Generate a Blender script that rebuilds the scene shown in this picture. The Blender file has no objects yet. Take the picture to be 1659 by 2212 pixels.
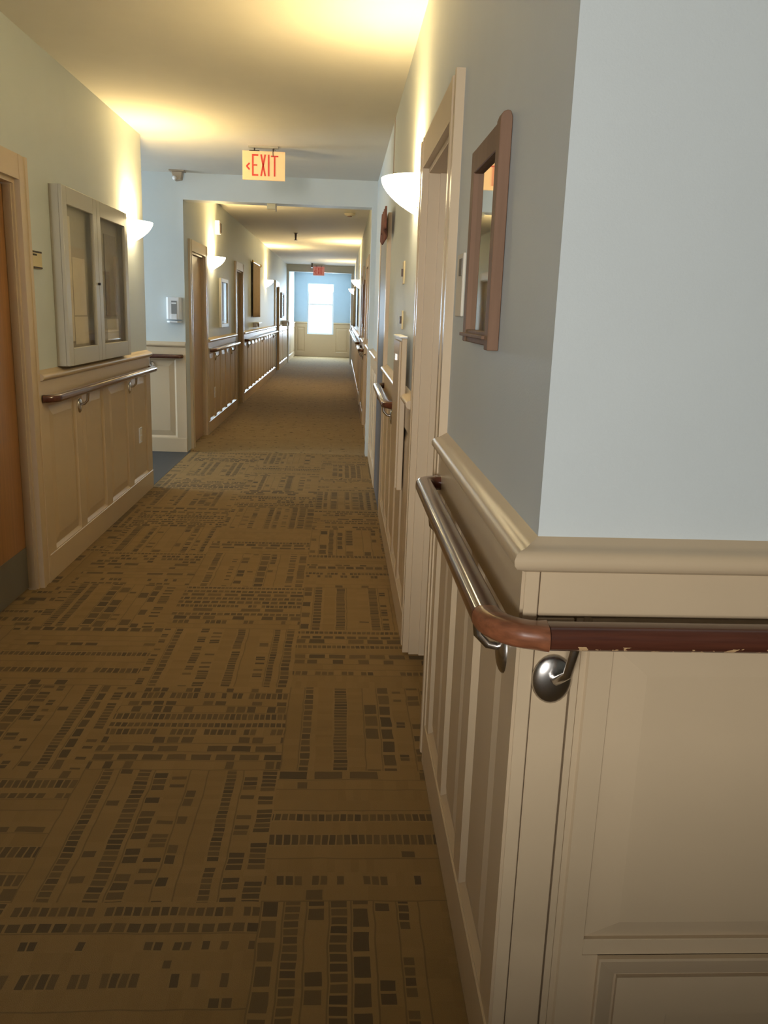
import bpy, bmesh, math, random
from mathutils import Matrix, Vector
random.seed(7)
PI = math.pi
sc = bpy.context.scene
C = sc.collection

# ------------------------------------------------------------------ camera
CAM = (0.0, 0.0, 1.5)
FPX, PITCH, YAW, ROLL = 1804.26, 0.2329, 0.0574, 0.0351
cp, sp, cy, sy = math.cos(PITCH), math.sin(PITCH), math.cos(YAW), math.sin(YAW)
fw = Vector((sy*cp, cy*cp, -sp)); rt = Vector((cy, -sy, 0)); up = rt.cross(fw)
rt2 = rt*math.cos(ROLL) + up*math.sin(ROLL); up2 = -rt*math.sin(ROLL) + up*math.cos(ROLL)
cd = bpy.data.cameras.new('camera'); cam = bpy.data.objects.new('camera', cd); C.objects.link(cam)
cd.sensor_fit = 'VERTICAL'; cd.sensor_height = 36.0; cd.lens = 36.0*FPX/2212.0
cd.clip_start = 0.02; cd.clip_end = 200
m = Matrix((rt2, up2, -fw)).transposed().to_4x4(); m.translation = CAM
cam.matrix_world = m
sc.camera = cam

# ------------------------------------------------------------------ world, daylight, exposure
w = bpy.data.worlds.new('sky'); sc.world = w; w.use_nodes = True
bg = w.node_tree.nodes['Background']
bg.inputs['Color'].default_value = (0.80, 0.91, 1.0, 1); bg.inputs['Strength'].default_value = 2.5
DAY = (1.0, 0.965, 0.92)
def area(name, loc, rot, sx, sy_, power, color):
    l = bpy.data.lights.new(name, 'AREA'); l.shape = 'RECTANGLE'; l.size = sx; l.size_y = sy_
    l.energy = power; l.color = color
    o = bpy.data.objects.new(name, l); C.objects.link(o); o.location = loc; o.rotation_euler = rot
    return o
# daylight outside the three windows of the place (lobby behind the viewer, side passage, corridor end)
lw_ = area('daylight_lobby_window', (-2.1, -5.25, 1.75), (PI/2, 0, 0), 2.3, 1.2, 122, DAY); lw_.data.spread = math.radians(85)
area('daylight_passage_window', (-4.75, 8.0, 1.65), (0, -PI/2, 0), 1.4, 1.3, 100, (0.72, 0.86, 1.0))
area('daylight_end_window', (-0.71, 29.6, 1.6), (-PI/2, 0, 0), 1.0, 1.8, 360, (0.62, 0.82, 1.0))
SCONCE_UP, SCONCE_BOWL = 17.0, 27.0
WARM = (1.0, 0.71, 0.30)
sc.view_settings.view_transform = 'Standard'
sc.view_settings.look = 'None'
sc.view_settings.gamma = 1.0
sc.view_settings.use_curve_mapping = False
sc.view_settings.exposure = 0.0

# ------------------------------------------------------------------ materials
class NT:
    def __init__(s, name):
        s.mat = bpy.data.materials.new(name); s.mat.use_nodes = True
        s.t = s.mat.node_tree; s.b = s.t.nodes['Principled BSDF']
    def n(s, typ, **kw):
        nd = s.t.nodes.new(typ)
        for k, v in kw.items(): setattr(nd, k, v)
        return nd
    def link(s, a, b): s.t.links.new(a, b)
    def math(s, op, a, b=None, c=None):
        nd = s.n('ShaderNodeMath', operation=op)
        for i, v in enumerate((a, b, c)):
            if v is None: continue
            if isinstance(v, (int, float)): nd.inputs[i].default_value = v
            else: s.link(v, nd.inputs[i])
        return nd.outputs[0]
    def mix(s, f, a, b):
        nd = s.n('ShaderNodeMix', data_type='RGBA')
        for i, v in ((0, f), (6, a), (7, b)):
            if isinstance(v, (int, float)): nd.inputs[i].default_value = v
            elif isinstance(v, tuple): nd.inputs[i].default_value = (*v, 1)
            else: s.link(v, nd.inputs[i])
        return nd.outputs[2]
    def noise(s, scale, detail=2, vec=None, stretch=None):
        g = s.n('ShaderNodeTexCoord').outputs['Object'] if vec is None else vec
        if stretch:
            mp = s.n('ShaderNodeMapping'); mp.inputs['Scale'].default_value = stretch; s.link(g, mp.inputs[0]); g = mp.outputs[0]
        nd = s.n('ShaderNodeTexNoise'); nd.inputs['Scale'].default_value = scale; nd.inputs['Detail'].default_value = detail
        s.link(g, nd.inputs['Vector'])
        return nd.outputs[0]
    def bump(s, h, strength, dist=0.002):
        bp = s.n('ShaderNodeBump'); bp.inputs['Strength'].default_value = strength; bp.inputs['Distance'].default_value = dist
        s.link(h, bp.inputs['Height']); s.link(bp.outputs[0], s.b.inputs['Normal'])

M = {}
def simple(key, col, rough=0.5, metal=0.0, var=0.06, scale=6.0, bump=0.0, bscale=200, coat=0.0, stretch=None, emit=None, estr=0.0, spec=0.5):
    t = NT(key)
    c2 = tuple(max(0, c*(1-var*2)) for c in col)
    t.link(t.mix(t.noise(scale, 3, stretch=stretch), c2, tuple(min(1, c*(1+var)) for c in col)), t.b.inputs['Base Color'])
    t.b.inputs['Roughness'].default_value = rough; t.b.inputs['Metallic'].default_value = metal
    t.b.inputs['Coat Weight'].default_value = coat; t.b.inputs['Coat Roughness'].default_value = 0.1
    t.b.inputs['Specular IOR Level'].default_value = spec
    if bump: t.bump(t.noise(bscale, 2), bump)
    if emit:
        t.b.inputs['Emission Color'].default_value = (*emit, 1); t.b.inputs['Emission Strength'].default_value = estr
    M[key] = t.mat
    return t
simple('wall_paint', (0.572, 0.616, 0.612), 0.55, var=0.02, bump=0.15, bscale=260)
simple('end_paint', (0.43, 0.55, 0.66), 0.55, var=0.02)
simple('ceiling_paint', (0.64, 0.615, 0.54), 0.8, var=0.02, bump=0.2, bscale=180)
simple('trim_paint', (0.57, 0.44, 0.285), 0.32, var=0.025, bump=0.04, bscale=120)
simple('taupe_paint', (0.36, 0.29, 0.21), 0.45, var=0.05)
simple('peach_wood', (0.50, 0.34, 0.22), 0.4, var=0.1, scale=8, stretch=(8, 8, 0.6))
simple('door_wood', (0.36, 0.17, 0.06), 0.35, var=0.2, scale=5, stretch=(10, 10, 0.5), coat=0.2)
simple('slate_paint', (0.11, 0.12, 0.14), 0.45, var=0.08)
simple('mahogany', (0.105, 0.032, 0.018), 0.22, var=0.25, scale=6, stretch=(6, 6, 6), coat=0.6)
simple('mahogany_worn', (0.27, 0.095, 0.042), 0.3, var=0.35, scale=14, stretch=(1.2, 5, 9), coat=0.4)
simple('frame_wood', (0.23, 0.135, 0.085), 0.6, spec=0.15, var=0.12, scale=8, stretch=(9, 9, 0.7))
simple('steel', (0.62, 0.59, 0.56), 0.26, 1.0, var=0.05)
simple('brass', (0.55, 0.38, 0.14), 0.3, 1.0, var=0.1)
simple('dark_metal', (0.05, 0.035, 0.03), 0.4, 0.4, var=0.1)
simple('white_plastic', (0.75, 0.76, 0.78), 0.35, var=0.02)
simple('grey_plastic', (0.24, 0.24, 0.24), 0.35, var=0.05)
simple('case_frame', (0.47, 0.445, 0.37), 0.4, var=0.03)
simple('case_back', (0.46, 0.42, 0.34), 0.8, var=0.06, scale=60)
simple('paper', (0.74, 0.68, 0.56), 0.8, var=0.04, scale=20)
simple('paper_grey', (0.36, 0.31, 0.25), 0.8, var=0.15, scale=40)
simple('sign_cream', (0.62, 0.52, 0.30), 0.5, var=0.04)
simple('ink', (0.045, 0.035, 0.03), 0.6, var=0.05)
simple('kick_grey', (0.16, 0.145, 0.12), 0.5, var=0.1)
simple('slate_floor', (0.046, 0.047, 0.047), 0.6, var=0.1, scale=20, bump=0.1)
simple('swag_red', (0.22, 0.085, 0.06), 0.85, var=0.25, scale=30)
simple('teal_board', (0.11, 0.19, 0.17), 0.6, var=0.05)
simple('cloth_grey', (0.26, 0.23, 0.19), 0.9, var=0.12, scale=20)
simple('cloth_brown', (0.36, 0.26, 0.16), 0.9, var=0.12, scale=20)
simple('window_frame', (0.72, 0.74, 0.76), 0.4, var=0.02)
simple('exit_face', (0.80, 0.56, 0.30), 0.45, var=0.03, emit=(1.0, 0.62, 0.28), estr=0.30)
simple('exit_red', (0.62, 0.05, 0.03), 0.5, var=0.04, emit=(1.0, 0.06, 0.03), estr=0.12)
simple('exit_pink', (0.80, 0.42, 0.40), 0.5, var=0.03, emit=(1.0, 0.25, 0.25), estr=0.15)
simple('mirror_glass', (0.78, 0.80, 0.76), 0.03, 1.0, var=0.0)
# lit frosted glass of the lamps
t = NT('lamp_glass'); t.b.inputs['Base Color'].default_value = (0.9, 0.86, 0.75, 1); t.b.inputs['Roughness'].default_value = 0.4
t.b.inputs['Emission Color'].default_value = (1.0, 0.80, 0.46, 1); t.b.inputs['Emission Strength'].default_value = SCONCE_BOWL
M['lamp_glass'] = t.mat
# clear panes
t = NT('pane'); t.t.nodes.remove(t.b)
tr = t.n('ShaderNodeBsdfTransparent'); gl = t.n('ShaderNodeBsdfGlossy'); gl.inputs['Roughness'].default_value = 0.03
mx = t.n('ShaderNodeMixShader'); fr = t.n('ShaderNodeLayerWeight'); fr.inputs['Blend'].default_value = 0.5
t.link(t.math('ADD', 0.02, t.math('MULTIPLY', 0.6, t.math('POWER', fr.outputs['Facing'], 5.0))), mx.inputs[0]); t.link(tr.outputs[0], mx.inputs[1]); t.link(gl.outputs[0], mx.inputs[2])
t.link(mx.outputs[0], t.t.nodes['Material Output'].inputs['Surface'])
M['pane'] = t.mat
# sheer window valance
t = NT('sheer'); t.t.nodes.remove(t.b)
tr = t.n('ShaderNodeBsdfTransparent'); tl = t.n('ShaderNodeBsdfTranslucent'); mx = t.n('ShaderNodeMixShader'); mx.inputs[0].default_value = 0.35
nz = t.noise(90, 2); tl_c = t.mix(nz, (0.75, 0.78, 0.8), (0.9, 0.92, 0.95)); t.link(tl_c, tl.inputs['Color'])
t.link(tr.outputs[0], mx.inputs[1]); t.link(tl.outputs[0], mx.inputs[2]); t.link(mx.outputs[0], t.t.nodes['Material Output'].inputs['Surface'])
M['sheer'] = t.mat
# chipped mahogany of the front rail: pale chips along the lower front edge
t = NT('mahogany_chipped')
oc = t.n('ShaderNodeTexCoord').outputs['Object']; sx = t.n('ShaderNodeSeparateXYZ'); t.link(oc, sx.inputs[0])
low = t.math('LESS_THAN', sx.outputs[2], 0.9915); lo2 = t.math('GREATER_THAN', sx.outputs[2], 0.9815)
nz = t.noise(1.0, 3, stretch=(44, 8, 80)); chip = t.math('GREATER_THAN', nz, 0.57)
fac = t.math('MULTIPLY', t.math('MULTIPLY', low, lo2), chip)
g = t.noise(5, 3, stretch=(1.5, 8, 30))
basec = t.mix(g, (0.05, 0.015, 0.01), (0.13, 0.042, 0.022))
t.link(t.mix(fac, basec, (0.62, 0.40, 0.20)), t.b.inputs['Base Color'])
t.b.inputs['Roughness'].default_value = 0.25; t.b.inputs['Coat Weight'].default_value = 0.5
M['mahogany_chipped'] = t.mat

# patterned carpet: 0.64 m blocks, quarter-turned, rows of dark dashes
def carpet(key, base, light, dark, speck=False):
    t = NT(key)
    pos = t.n('ShaderNodeNewGeometry').outputs['Position']
    nv = t.n('ShaderNodeTexNoise'); nv.inputs['Scale'].default_value = 9.0; nv.inputs['Detail'].default_value = 1; t.link(pos, nv.inputs['Vector'])
    jt = t.n('ShaderNodeVectorMath', operation='MULTIPLY_ADD'); t.link(nv.outputs['Color'], jt.inputs[0]); jt.inputs[1].default_value = (0.012,)*3; t.link(pos, jt.inputs[2])
    s = t.n('ShaderNodeSeparateXYZ'); t.link(jt.outputs[0], s.inputs[0])
    T = 0.64
    X = t.math('DIVIDE', t.math('ADD', s.outputs[0], 0.17), T); Y = t.math('DIVIDE', t.math('SUBTRACT', s.outputs[1], 1.9), T)
    ix, iy = t.math('FLOOR', X), t.math('FLOOR', Y)
    fx, fy = t.math('MULTIPLY', t.math('SUBTRACT', X, ix), T), t.math('MULTIPLY', t.math('SUBTRACT', Y, iy), T)
    par = t.math('FLOORED_MODULO', t.math('ADD', ix, iy), 2.0)
    sel = lambda a, b: t.math('ADD', a, t.math('MULTIPLY', par, t.math('SUBTRACT', b, a)))
    v, u = sel(fy, fx), sel(fx, fy)
    R = 0.0582
    vr = t.math('DIVIDE', v, R); row = t.math('FLOOR', vr); rv = t.math('SUBTRACT', vr, row)
    tile = t.math('ADD', t.math('MULTIPLY', ix, 7.31), t.math('MULTIPLY', iy, 19.7))
    def rnd(a, b, c):
        cv = t.n('ShaderNodeCombineXYZ')
        for i, q in enumerate((a, b, c)):
            if isinstance(q, (int, float)): cv.inputs[i].default_value = q
            else: t.link(q, cv.inputs[i])
        wn = t.n('ShaderNodeTexWhiteNoise', noise_dimensions='3D'); t.link(cv.outputs[0], wn.inputs['Vector'])
        return wn.outputs['Value']
    r1, r2 = rnd(tile, row, 3.3), rnd(tile, row, 8.8)
    L = t.math('ADD', 0.022, t.math('MULTIPLY', t.math('POWER', r2, 3.0), 0.10))
    uc = t.math('ADD', t.math('DIVIDE', u, L), t.math('MULTIPLY', r1, 9.0)); col = t.math('FLOOR', uc); cu = t.math('SUBTRACT', uc, col)
    rc, rk = rnd(col, row, tile), rnd(row, tile, col)
    wd = t.math('ADD', 0.42, t.math('MULTIPLY', rnd(row, 5.5, tile), 0.42))
    bar = t.math('MULTIPLY', t.math('GREATER_THAN', rv, 0.12), t.math('LESS_THAN', rv, t.math('ADD', 0.12, wd)))
    gap = t.math('MULTIPLY', t.math('GREATER_THAN', cu, 0.14), t.math('LESS_THAN', cu, 0.93))
    prow = t.math('SUBTRACT', t.math('MULTIPLY', r1, 1.7), 0.40)
    on = t.math('LESS_THAN', rc, prow)
    dk = t.math('MULTIPLY', t.math('MULTIPLY', bar, gap), on)
    dk = t.math('MULTIPLY', dk, t.math('ADD', 0.55, t.math('MULTIPLY', rk, 0.45)))
    groove = t.math('MULTIPLY', t.math('LESS_THAN', rv, 0.07), t.math('GREATER_THAN', r2, 0.35))
    dk = t.math('MAXIMUM', dk, t.math('MULTIPLY', groove, 0.45))
    if speck:
        dk = t.math('MULTIPLY', t.math('GREATER_THAN', t.noise(14, 4, vec=pos), 0.64), 0.7)
    pile = t.noise(420, 2, vec=pos); cloud = t.noise(3.0, 3, vec=pos)
    b = t.mix(t.math('MULTIPLY', t.math('ADD', pile, t.math('ADD', t.math('MULTIPLY', t.math('ADD', rk, r1), 0.5), cloud)), 0.33), base, light)
    t.link(t.mix(dk, b, dark), t.b.inputs['Base Color'])
    t.b.inputs['Roughness'].default_value = 0.95; t.b.inputs['Specular IOR Level'].default_value = 0.1
    t.bump(t.math('SUBTRACT', pile, t.math('MULTIPLY', dk, 0.8)), 0.5, 0.004)
    M[key] = t.mat
carpet('carpet', (0.195, 0.124, 0.050), (0.32, 0.211, 0.093), (0.098, 0.073, 0.043))
carpet('carpet_far', (0.22, 0.150, 0.070), (0.34, 0.245, 0.125), (0.06, 0.04, 0.022), speck=True)

# ------------------------------------------------------------------ mesh helpers
class MB:
    def __init__(s, f=None): s.v = []; s.f = []; s.map = f or (lambda p: p)
    def add(s, vs, fs):
        k = len(s.v); s.v += [s.map(p) for p in vs]; s.f += [[i+k for i in q] for q in fs]; return s
    def box(s, x0, y0, z0, x1, y1, z1):
        vs = [(x, y, z) for z in (z0, z1) for x, y in ((x0, y0), (x1, y0), (x1, y1), (x0, y1))]
        return s.add(vs, [(3, 2, 1, 0), (4, 5, 6, 7), (0, 1, 5, 4), (1, 2, 6, 5), (2, 3, 7, 6), (3, 0, 4, 7)])
    def prism(s, prof, axis, a, b):
        # prof: 2-D outline, extruded from a to b along axis 0/1/2 (outline fills the other two in order)
        n = len(prof); vs = []
        for q in (a, b):
            for p, r in prof:
                vs.append({0: (q, p, r), 1: (p, q, r), 2: (p, r, q)}[axis])
        fs = [tuple(range(n)), tuple(range(2*n-1, n-1, -1))] + [(i, (i+1) % n, n+(i+1) % n, n+i) for i in range(n)]
        return s.add(vs, fs)
    def sweep(s, path, prof):
        # horizontal path; prof (side, up)
        n = len(prof); P = [Vector(p) for p in path]; vs = []
        for i, p in enumerate(P):
            d = (P[min(i+1, len(P)-1)] - P[max(i-1, 0)]); d.z = 0; d.normalize()
            sd = Vector((d.y, -d.x, 0))
            k = 1.0
            if 0 < i < len(P)-1:
                a = (P[i]-P[i-1]).normalized(); b = (P[i+1]-P[i]).normalized(); k = 1/max(0.5, math.sqrt((1+a.dot(b))/2))
            for q, r in prof: vs.append(tuple(p + sd*q*k + Vector((0, 0, r))))
        fs = [tuple(range(n-1, -1, -1)), tuple(range(len(vs)-n, len(vs)))]
        for i in range(len(P)-1):
            for j in range(n):
                a, b = i*n+j, i*n+(j+1) % n
                fs.append((a, b, b+n, a+n))
        return s.add(vs, fs)
    def tube(s, pts, r, n=10):
        P = [Vector(p) for p in pts]; vs = []
        for i, p in enumerate(P):
            d = (P[min(i+1, len(P)-1)] - P[max(i-1, 0)]).normalized()
            a = d.orthogonal().normalized() if i == 0 else (A - d*A.dot(d)).normalized()
            A = a; b = d.cross(a); rr = r[i] if isinstance(r, (list, tuple)) else r
            for k in range(n):
                vs.append(tuple(p + (a*math.cos(2*PI*k/n) + b*math.sin(2*PI*k/n))*rr))
        fs = [tuple(range(n-1, -1, -1)), tuple(range(len(vs)-n, len(vs)))]
        for i in range(len(P)-1):
            for j in range(n):
                a, b = i*n+j, i*n+(j+1) % n
                fs.append((a, b, b+n, a+n))
        return s.add(vs, fs)
    def dome(s, c, axis_n, ru, rv, h, uvec, vvec, rings=6, seg=24):
        c = Vector(c); N = Vector(axis_n); U = Vector(uvec); V = Vector(vvec); vs = []; fs = []
        for i in range(rings):
            a = (PI/2)*i/rings
            for k in range(seg):
                q = 2*PI*k/seg
                vs.append(tuple(c + U*ru*math.cos(a)*math.cos(q) + V*rv*math.cos(a)*math.sin(q) + N*h*math.sin(a)))
        vs.append(tuple(c + N*h)); top = len(vs)-1
        for i in range(rings-1):
            for k in range(seg): fs.append((i*seg+k, i*seg+(k+1) % seg, (i+1)*seg+(k+1) % seg, (i+1)*seg+k))
        for k in range(seg): fs.append(((rings-1)*seg+k, (rings-1)*seg+(k+1) % seg, top))
        fs.append(tuple(range(seg-1, -1, -1)))
        return s.add(vs, fs)
    def build(s, name, mat, parent=None, smooth=False, bevel=0.0, seg=2):
        me = bpy.data.meshes.new(name); me.from_pydata(s.v, [], s.f)
        bm = bmesh.new(); bm.from_mesh(me); bmesh.ops.recalc_face_normals(bm, faces=bm.faces); bm.to_mesh(me); bm.free()
        me.materials.append(M[mat])
        if smooth:
            for p in me.polygons: p.use_smooth = True
            try: me.set_sharp_from_angle(angle=math.radians(40))
            except Exception: pass
        o = bpy.data.objects.new(name, me); C.objects.link(o)
        if parent: o.parent = parent
        if bevel:
            b = o.modifiers.new('bevel', 'BEVEL'); b.width = bevel; b.segments = seg; b.limit_method = 'ANGLE'
        return o
def empty(name, loc=(0, 0, 0), rz=0.0):
    o = bpy.data.objects.new(name, None); C.objects.link(o); o.location = loc; o.rotation_euler = (0, 0, rz); o.empty_display_size = 0.1
    return o
def tag(o, label=None, cat=None, group=None, kind=None):
    if label: o['label'] = label
    if cat: o['category'] = cat
    if group: o['group'] = group
    if kind: o['kind'] = kind
    return o
def struct(o, label, cat): return tag(o, label, cat, kind='structure')

# ------------------------------------------------------------------ the shell
H = 2.786; XL = -1.59; XR = 0.336; YF = 1.335; YE = 7.06; YH = 8.88; YEND = 29.2; WT = 0.16
MB()
fl = MB().box(XL-0.2, -5.2, -0.1, XR+0.2, YH+0.08, 0).box(XR+0.2, -5.2, -0.1, 3.4, YF+0.1, 0).box(-4.7, -5.2, -0.1, XL-0.2, -1.2, 0).build('floor', 'carpet')
struct(fl, 'brown carpet with rows of dark dashes in quarter-turned blocks', 'floor')
ff = MB().box(XL-0.2, YH+0.08, -0.1, XR+0.2, YEND+0.2, 0.001).build('floor_far', 'carpet_far')
struct(ff, 'plain speckled brown carpet of the corridor beyond the dropped beam', 'floor')
fp = MB().box(-4.8, YE-0.1, -0.1, XL+0.012, YH+0.1, 0.002).build('floor_passage', 'slate_floor')
struct(fp, 'dark slate grey floor of the side passage on the left', 'floor')
ce = MB().box(-5.0, -5.4, H, 3.5, YEND+0.3, H+0.1).build('ceiling', 'ceiling_paint')
struct(ce, 'smooth off-white ceiling washed by warm wall lamps', 'ceiling')

def wall_with_openings(name, axis, face, thick, a, b, openings, label, mat='wall_paint'):
    # axis 'y': wall runs along Y, face at X=face, body to face+thick ; axis 'x' likewise
    mb = MB()
    def bx(s0, s1, z0, z1):
        if s1-s0 < 1e-4 or z1-z0 < 1e-4: return
        n0, n1 = sorted((face, face+thick))
        if axis == 'y': mb.box(n0, s0, z0, n1, s1, z1)
        else: mb.box(s0, n0, z0, s1, n1, z1)
    cur = a
    for (s0, s1, z0, z1) in sorted(openings):
        bx(cur, s0, 0, H); bx(s0, s1, 0, z0); bx(s0, s1, z1, H); cur = s1
    bx(cur, b, 0, H)
    o = mb.build(name, mat)
    return struct(o, label, 'wall')

DZ = 2.07
left_doors = [(3.42, 4.37)]
farleft_doors = [(9.22, 10.12), (13.05, 13.87), (20.75, 21.85)]
right_doors = [(2.69, 3.55), (6.22, 7.22), (10.55, 11.45), (13.2, 14.05)]
wl = wall_with_openings('wall_left', 'y', XL, -WT, -1.2, YE, [(a, b, 0, DZ) for a, b in left_doors], 'pale wall on the left with display case and cream panelled wainscot')
wlf = wall_with_openings('wall_left_far', 'y', XL-0.01, -WT, YH, YEND+0.2, [(a, b, 0, DZ) for a, b in farleft_doors], 'left corridor wall beyond the dropped beam')
wr = wall_with_openings('wall_right', 'y', XR, WT, YF, YEND+0.2, [(a, b, 0, DZ) for a, b in right_doors], 'long right corridor wall running from the near corner to the end')
wf = wall_with_openings('wall_front', 'x', YF, WT, XR+WT, 3.3, [], 'bright blue-grey wall face on the right turning the corner')
# the front wall body overlaps the right wall only behind the corner
wpn = wall_with_openings('wall_passage_near', 'x', YE, -WT, -4.8, XL-WT, [], 'near wall of the left side passage')
wpf = wall_with_openings('wall_passage_far', 'x', YH, WT, -4.8, XL-0.01-WT, [], 'blue-lit wall facing the viewer at the left of the dropped beam')
wpe = wall_with_openings('wall_passage_end', 'y', -4.6, -WT, YE, YH, [(7.3, 8.7, 0.95, 2.35)], 'end wall of the side passage with a window')
wb = wall_with_openings('wall_back', 'x', -5.0, -WT, -4.7, 3.3, [(-3.3, -0.9, 1.1, 2.4)], 'lobby wall behind the viewer with a wide window')
hw = MB().box(-1.25, -1.4, 0, 3.2, -1.28, 0.90).box(-1.27, -1.42, 0.90, 3.2, -1.26, 0.93).build('wall_added_shade', 'wall_paint'); struct(hw, 'added unseen half-height wall behind the viewer, shading the floor and lower panels', 'wall')  # invented low wall out of view, blocks window light from carpet and lower wainscot
wall_with_openings('wall_lobby_left', 'y', -4.5, -WT, -5.2, -1.2, [], 'left wall of the lobby behind the viewer')
wall_with_openings('wall_lobby_near', 'x', -1.2, WT, -4.7, XL-WT, [], 'lobby wall behind the left corridor wall')
wlr = wall_with_openings('wall_lobby_right', 'y', 3.2, WT, -5.2, YF, [], 'right wall of the lobby')
wen = wall_with_openings('wall_end', 'x', YEND, WT, XL-0.2, XR+0.2, [(-1.16, -0.27, 0.745, 2.41)], 'blue wall closing the corridor around the bright window', mat='end_paint')
bm_ = MB().box(XL-0.01, YH, 2.536, XR, YH+0.22, H).build('ceiling_beam', 'wall_paint')
struct(bm_, 'dropped beam spanning the corridor behind the exit sign', 'beam')
pil = MB().box(0.285, YH, 0, XR, YH+0.22, 2.536).build('trim_1', 'wall_paint'); struct(pil, 'right side post carrying the dropped beam', 'trim')
bm2 = MB().box(XL-0.01, 25.2, 2.60, XR, 25.4, H).build('ceiling_beam_far', 'wall_paint'); struct(bm2, 'second dropped beam near the far end of the corridor', 'beam')
pl2 = MB().box(XL-0.01, 25.2, 0, XL+0.05, 25.4, 2.6).build('trim_2', 'window_frame'); struct(pl2, 'white left post of the far opening', 'trim')
pl3 = MB().box(0.26, 25.2, 0, XR, 25.4, 2.6).build('trim_3', 'window_frame'); struct(pl3, 'white right post of the far opening', 'trim')
jn = MB().box(XR-0.006, 6.07, 2.30, XR, 6.10, H).build('trim_4', 'taupe_paint'); struct(jn, 'thin dark joint strip high on the right wall', 'trim')

# ------------------------------------------------------------------ windows
def window(name, label, axis, pos, a, b, z0, z1, rails, depth=0.06):
    r = empty(name, (0, 0, 0)); struct(r, label, 'window')
    mp = (lambda p: (p[0], pos+p[1], p[2])) if axis == 'x' else (lambda p: (pos+p[1], p[0], p[2]))
    fwid = 0.05
    for (s0, s1, q0, q1) in ((a, a+fwid, z0, z1), (b-fwid, b, z0, z1), (a+fwid, b-fwid, z0, z0+fwid), (a+fwid, b-fwid, z1-fwid, z1)):
        MB(mp).box(s0, 0, q0, s1, depth, q1).build('window_frame', 'window_frame', r)
    for z in rails:
        MB(mp).box(a+fwid, 0.01, z-0.022, b-fwid, depth-0.01, z+0.022).build('meeting_rail', 'window_frame', r)
    zs = [z0+fwid] + sorted(rails) + [z1-fwid]
    for q0, q1 in zip(zs[:-1], zs[1:]):
        MB(mp).box(a+fwid, 0.028, q0, b-fwid, 0.032, q1).build('pane', 'pane', r)
    return r
w1 = window('window_1', 'tall bright sash window at the end of the corridor', 'x', YEND+0.04, -1.16, -0.27, 0.745, 2.41, [1.73])
window('window_2', 'wide window behind the viewer in the lobby', 'x', -5.1, -3.3, -0.9, 1.1, 2.4, [1.75])
window('window_3', 'window at the end of the side passage', 'y', -4.7, 7.3, 8.7, 0.95, 2.35, [1.65])
# sheer valance over the end window
va = MB()
N = 48; vs = []; fs = []
for i in range(N+1):
    x = -1.13 + 0.83*i/N; y = YEND+0.005 + 0.012*math.sin(i*2*PI/8)
    vs += [(x, y, 2.40), (x, y, 2.14)]
for i in range(N): fs.append((2*i, 2*i+2, 2*i+3, 2*i+1))
va.add(vs, fs)
o = va.build('window_valance', 'sheer', smooth=True); tag(o, 'short sheer white valance across the top of the end window', 'valance')
md = o.modifiers.new('solid', 'SOLIDIFY'); md.thickness = 0.002

# ------------------------------------------------------------------ wainscot
PANEL_CACHE = {}
def mapper(side, base):
    # (s along wall, n outward, z) -> world
    if side == 'L': return lambda p: (base+p[1], p[0], p[2])
    if side == 'R': return lambda p: (base-p[1], p[0], p[2])
    return lambda p: (p[0], base-p[1], p[2])      # faces -Y
FACE = 0.022
def panel(mb, s0, s1, z0, z1, deep=0.008, field=0.018, bev=0.05, lip=0.018):
    rings = [(0, FACE), (lip, deep), (lip+0.005, deep), (lip+0.005+bev, field)]
    vs = []
    for ins, n in rings:
        vs += [(s0+ins, n, z0+ins), (s1-ins, n, z0+ins), (s1-ins, n, z1-ins), (s0+ins, n, z1-ins)]
    fs = []
    for i in range(len(rings)-1):
        for k in range(4): fs.append((4*i+k, 4*i+(k+1) % 4, 4*i+4+(k+1) % 4, 4*i+4+k))
    j = 4*(len(rings)-1); fs.append((j, j+1, j+2, j+3))
    mb.add(vs, fs); return mb
CHAIR = [(0.0, 1.092), (0.024, 1.092), (0.030, 1.096), (0.040, 1.100), (0.046, 1.108), (0.047, 1.117), (0.043, 1.126), (0.034, 1.131), (0.024, 1.133), (0.014, 1.139), (0.0, 1.147)]
def chair_rail(parent, mp, a, b, mitre_a=0, mitre_b=0):
    mb = MB(mp); n = len(CHAIR); vs = []
    for end, q, mi in ((0, a, mitre_a), (1, b, mitre_b)):
        for nn, z in CHAIR: vs.append((q + mi*nn, nn, z))
    fs = [tuple(range(n)), tuple(range(2*n-1, n-1, -1))] + [(i, (i+1) % n, n+(i+1) % n, n+i) for i in range(n)]
    mb.add(vs, fs)
    return mb.build('chair_rail', 'trim_paint', parent, smooth=True)
def wainscot(parent, side, base, a, b, panels, zlo=0.155, zhi=0.972, rail=True, ma=0, mb_=0):
    mp = mapper(side, base)
    MB(mp).box(a, 0, 0, b, FACE+0.004, 0.150).build('baseboard', 'trim_paint', parent, bevel=0.003, seg=1)
    MB(mp).box(a, 0, zhi, b, FACE, 1.092).build('frieze_board', 'trim_paint', parent)
    MB(mp).box(a, 0, 0.150, b, 0.006, zhi).build('backing_board', 'trim_paint', parent)
    MB(mp).box(a, 0, 0.150, b, FACE, zlo).build('bottom_rail', 'trim_paint', parent)
    cur = a
    for p0, p1 in panels + [(b, b)]:
        if p0-cur > 0.004: MB(mp).box(cur, 0, zlo, p0, FACE, zhi).build('stile', 'trim_paint', parent)
        cur = p1
    for p0, p1 in panels:
        panel(MB(mp), p0, p1, zlo, zhi).build('panel', 'trim_paint', parent)
    if rail: chair_rail(parent, mp, a, b, ma, mb_)
def even(a, b, n, stile=0.10):
    wdt = (b-a-stile*(n+1))/n
    return [(a+stile+i*(wdt+stile), a+stile+i*(wdt+stile)+wdt) for i in range(n)]
CW = 0.115    # casing width
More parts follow.
